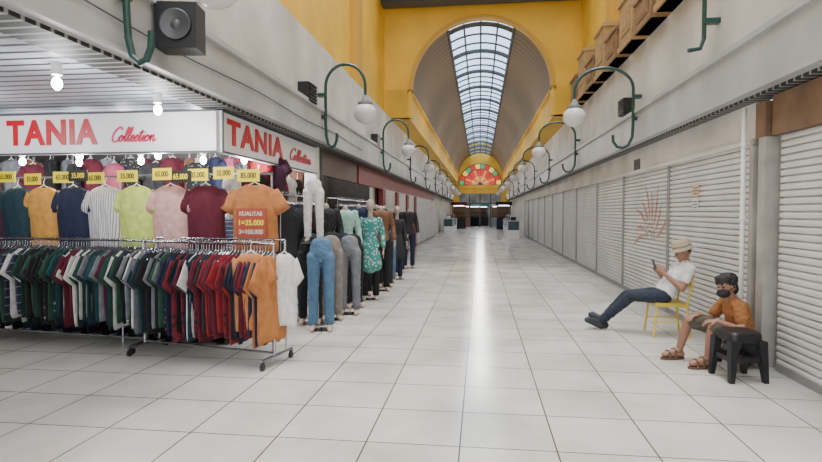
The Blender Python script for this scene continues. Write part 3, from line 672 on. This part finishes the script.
mk('bucket_hat',loft([ring(vh,.135,.035),ring(vh,.138,.028),ring(vh,.105,.07),ring(vh,.098,.13),ring(vh,.085,.155),ring(vh,.03,.162)]),HATM,parent=e,smooth=True)
mk('hat_band',loft([ring(vh,.108,.068),ring(vh,.106,.09)],caps=False),mat('hat_band',(.25,.2,.14),.8),parent=e)
vox('hair',[ell(hc+u_*.03-f_*.03,f_*.085,s_*.083,u_*.075)],.008,HAIR,e)
ph=mk('mobile_phone',box((0,0,0),(.012,.078,.155)),BLACK,loc=(2.255,7.455,.91)); ph.rotation_euler=(0,-.35,0); top(ph,'black mobile phone held in both hands','mobile phone')
mk('screen',box((.008,0,0),(.002,.07,.14)),mat('screen',(.3,.4,.5),.2,emit=.6),parent=ph)
JB=dict(k=.95,pel=(2.70,6.05,.345),mid=(2.69,6.05,.45),chest=(2.65,6.05,.58),neck=(2.60,6.04,.69),head=(2.54,6.02,.825),face=(-1,-.55,-.18),up=(-.2,0,1),
 shL=(2.61,5.87,.64),elL=(2.58,5.75,.43),wrL=(2.38,5.82,.50),hdL=(-1,.3,-.05),hnL=(0,.2,-1),tsL=-1,
 shR=(2.61,6.22,.64),elR=(2.49,6.29,.44),wrR=(2.30,6.12,.51),hdR=(-1,-.5,-.1),hnR=(0,0,-1),tsR=1,
 hipL=(2.66,5.95,.33),knL=(2.34,5.84,.44),anL=(2.32,5.90,.10),toeL=(2.15,5.86,.055),
 hipR=(2.66,6.15,.33),knR=(2.22,6.15,.45),anR=(2.16,6.24,.10),toeR=(1.99,6.20,.055),curl=.5)
e,hc,f_,s_,u_,inv=person('person',JB,fabric('tee_orange',(.32,.12,.035)),fabric('shorts_olive',(.10,.085,.06)),.9,.6,'boy in rust orange t-shirt and black face mask on a low stool')
random.seed(3)
hp=[ell(hc+u_*.062-f_*.026,f_*.104,s_*.097,u_*.086),ell(hc-f_*.058-u_*.02,f_*.058,s_*.08,u_*.08)]
for k in range(9):
    a=-1.1+2.2*k/8
    b0=hc+f_*(.076*math.cos(a)-.01)+s_*(.082*math.sin(a))+u_*.095
    b1=hc+f_*(.094*math.cos(a))+s_*(.086*math.sin(a))+u_*(.052+.010*math.sin(k*2.3))
    hp.append(capsule(b0,b1,.024,.008,seg=8))
for s in(-1,1): hp.append(capsule(hc+s_*s*.080+u_*.05-f_*.0,hc+s_*s*.080-u_*.012-f_*.005,.020,.009,seg=8))
vox('hair',hp,.005,HAIR,e,3,.009)
vox('face_mask',[ell(hc+f_*.060-u_*.052,f_*.064,s_*.068,u_*.050),capsule(hc+f_*.100-u_*.01,hc+f_*.114-u_*.028,.012,.017,seg=10)],.006,mat('mask_black',(.012,.012,.014),.8),e)
for s in(-1,1): mk('mask_strap',tube([hc+f_*.05+s_*s*.06-u_*.03,hc+s_*s*.085+u_*.0],.004,6),BLACK,parent=e)
SD=mat('sandal_brown',(.12,.06,.035),.6)
for sd in 'LR':
    a=V3(JB['an'+sd])+inv;t=V3(JB['toe'+sd])+inv
    ang=math.atan2(a.y-t.y,a.x-t.x); dx=V3((math.cos(ang),math.sin(ang),0)); dy=V3((-dx.y,dx.x,0))
    p0=V3((t.x,t.y,0))-dx*.04; Ls=(V3((a.x,a.y,0))-p0).length+.06
    def outl(z,gr): return [p0+dx*(Ls*.5*(1+math.cos(q)))+dy*((.043+gr+.006*-math.cos(q))*math.sin(q))+V3((0,0,z)) for q in [2*math.pi*k/24 for k in range(24)]]
    def band(c,wd,lo,hi): return tube([c-dy*wd+V3((0,0,lo-c.z)),c-dy*wd*.85+V3((0,0,hi*.6)),c+V3((0,0,hi)),c+dy*wd*.85+V3((0,0,hi*.6)),c+dy*wd+V3((0,0,lo-c.z))],.011,8)
    m1=a.lerp(t,.75); m2=a.lerp(t,.35)
    mk('sandal',[loft([outl(.002,0),outl(.026,.002)]),band(m1,.043,.02,.030),band(m2,.043,.02,.034)],SD,parent=e)
# ================================================================ LIGHT
w=bpy.data.worlds.new('world'); bpy.context.scene.world=w; w.use_nodes=True
bg=w.node_tree.nodes['Background']; bg.inputs[0].default_value=(.88,.94,1,1); bg.inputs[1].default_value=3.1
sun=bpy.data.lights.new('sun','SUN'); sun.energy=3.4; sun.angle=.35; sun.color=(1,.98,.95); so=bpy.data.objects.new('sun',sun); COL.objects.link(so); so.rotation_euler=(.1,.05,0)
for y in (22,30,38,46,54):
    l=bpy.data.lights.new('hall_fill','POINT'); l.energy=140; l.shadow_soft_size=.4; l.color=(1,.96,.9)  # added soft fill to lift the dim vaulted corridor, no fixture here
    lo=bpy.data.objects.new('hall_fill',l); COL.objects.link(lo); lo.location=(0,y,4.6)
l=bpy.data.lights.new('far_light','POINT'); l.energy=220; l.shadow_soft_size=.4
lo=bpy.data.objects.new('far_light',l); COL.objects.link(lo); lo.location=(0,YE+5,3.6)
# camera
cam=bpy.data.cameras.new('camera'); co=bpy.data.objects.new('camera',cam); COL.objects.link(co)
cam.sensor_width=36; cam.lens=24.0; cam.clip_end=200
co.location=(0,0,1.6); co.rotation_euler=(math.radians(90-1.98),0,math.radians(7.17))
bpy.context.scene.camera=co
